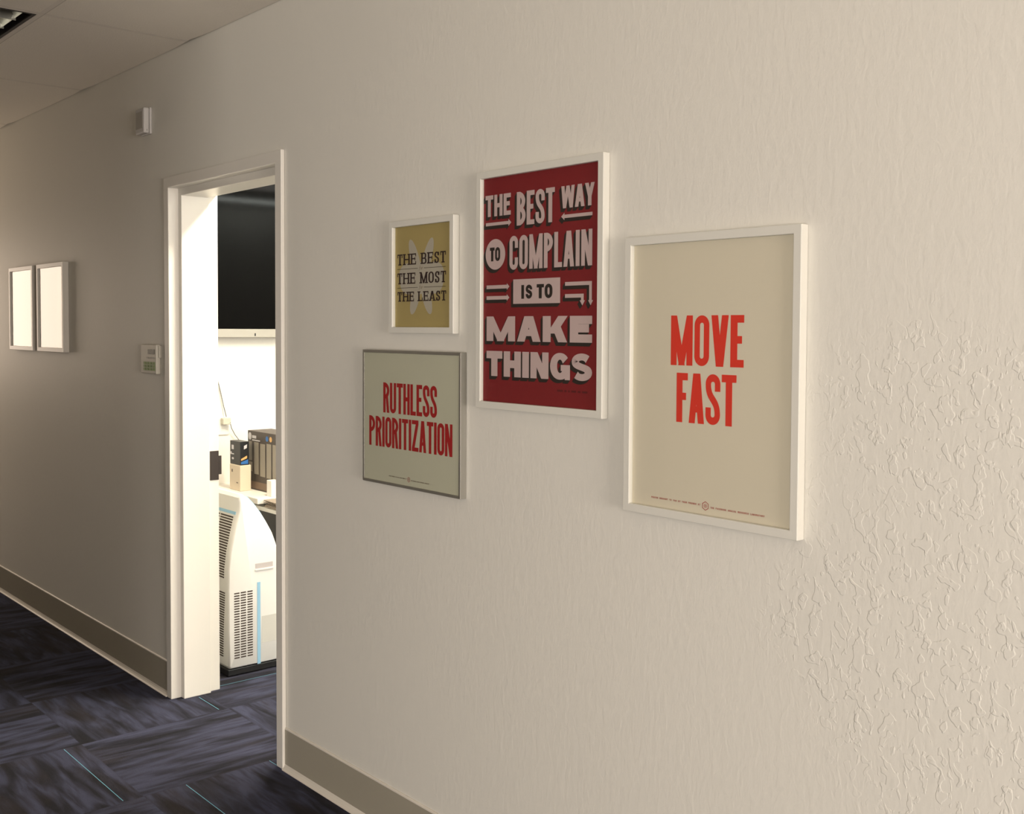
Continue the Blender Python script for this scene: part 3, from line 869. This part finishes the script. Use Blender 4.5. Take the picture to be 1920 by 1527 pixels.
card('gold_dot', [ell(-5.035, 1.010, .014, .014)], M['mark_gold'])
# white carton, black carton on top of it
t = thing('pale_carton', (-5.262, .742, .7302), 'small pale carton on the desk under the black carton', 'carton')
m = MB(); rotbox(m, -5.262, .733, .122, .062, .7302, .866, 0); m.build('body', M['carton'], t, bevel=.003)
card('stamp', [rc(-5.245, .770, -5.225, .776)], M['box_brown'], .7016)
card('seal', [rc(-5.30, .825, -5.285, .84)], M['box_brown'], .7016)
t = thing('black_carton', (-5.258, .742, .8665), 'small black carton with bright marks stacked on the pale carton', 'carton')
m = MB(); rotbox(m, -5.262, .729, .118, .050, .8665, .990, 0); m.build('body', M['box_black'], t, bevel=.002)
card('logo', [rc(-5.302, .945, -5.277, .968), ell(-5.308, .925, .007, .008), rc(-5.30, .918, -5.275, .924), ell(-5.288, .897, .012, .006)], M['mark_white'], .7036)
m = MB()
m.face([(-5.2026, .733+a, .962+b) for a, b in ((-.009, -.013), (.008, -.006), (.009, .013), (-.008, .006))])
m.build('side_logo', M['mark_white'], t)
m = MB(); m.face([(-5.2026, y_, z_) for y_, z_ in ((.708, .872), (.748, .872), (.748, .896), (.708, .884))]); m.build('side_picture', M['mark_blue'], t)
m = MB(); m.face([(-5.2026, y_, z_) for y_, z_ in ((.708, .890), (.742, .902), (.742, .916), (.708, .900))]); m.build('side_picture_band', M['mark_gold'], t)
t = thing('white_carton', (-4.958, .757, .7302), 'little white carton on the desk in front of the dark carton', 'carton')
m = MB(); m.box(-4.982, -4.934, .738, .783, .7302, .812); m.build('body', M['desk'], t, bevel=.002)

# drawer pedestal with a messy paper stack
t = thing('drawer_pedestal', (-4.79, .93, 0), 'black drawer pedestal beside the desk behind the air conditioner', 'drawer unit')
m = MB(); m.box(-5.04, -4.67, .70, 1.15, .02, .662); m.build('carcass', M['black_plastic'], t, bevel=.003)
m = MB(); m.box(-5.045, -4.664, .692, 1.155, .6625, .684); m.build('top', M['desk'], t, bevel=.003)
for k in range(3):
    z0 = .05+k*.2
    m = MB(); m.box(-4.6695, -4.658, .73, 1.14, z0, z0+.19); dr = m.build('drawer_front', M['black_plastic'], t, bevel=.002)
    m = MB(); m.box(-4.658, -4.648, .86, 1.0, z0+.13, z0+.142); m.build('handle', M['silver'], dr, bevel=.002)
o = MB()
zz = .6845
for k in range(9):
    th = random.uniform(.003, .006)
    rotbox(o, -4.80+random.uniform(-.012, .012), .835+random.uniform(-.012, .012), .21, .28, zz, zz+th-.0006, random.uniform(-.10, .10)); zz += th
tag(o.build('paper_stack', M['paper_grey']), 'untidy grey paper stack on top of the black pedestal', 'papers')

# outlet box and hanging cable on the inner wall
t = thing('wall_outlet', (-5.52, .76, 1.0), 'white outlet box with a plug on the wall beside the desk', 'outlet')
m = MB(); m.box(-5.520, -5.512, .728, .792, 1.000, 1.095); m.build('cover_plate', M['white_plastic'], t, bevel=.002)
m = MB(); m.box(-5.512, -5.478, .742, .788, 1.058, 1.094); m.build('plug', M['ivory_plastic'], t, bevel=.004)
pts = [(-5.512, .700, 1.54), (-5.514, .715, 1.40), (-5.512, .722, 1.32), (-5.51, .742, 1.237), (-5.505, .757, 1.16), (-5.49, .766, 1.10)]
pts = [tuple(p) for i in range(len(pts)-1) for p in [Vector(pts[i]).lerp(Vector(pts[i+1]), q/3) for q in range(3)]]+[pts[-1]]
tag(MB().tube(pts, .0024).build('power_cable', M['cable']), 'thin grey cable hanging from the television down to the outlet', 'cable')
pts = [(-5.478, .782, 1.07), (-5.49, .796, 1.036), (-5.497, .819, .999), (-5.500, .844, .968), (-5.495, .87, .90), (-5.485, .90, .80), (-5.47, .94, .7325), (-5.44, 1.02, .7325)]
tag(MB().tube(pts, .0020).build('plug_cable', M['cable']), 'thin grey cable running from the outlet plug down behind the cartons', 'cable')
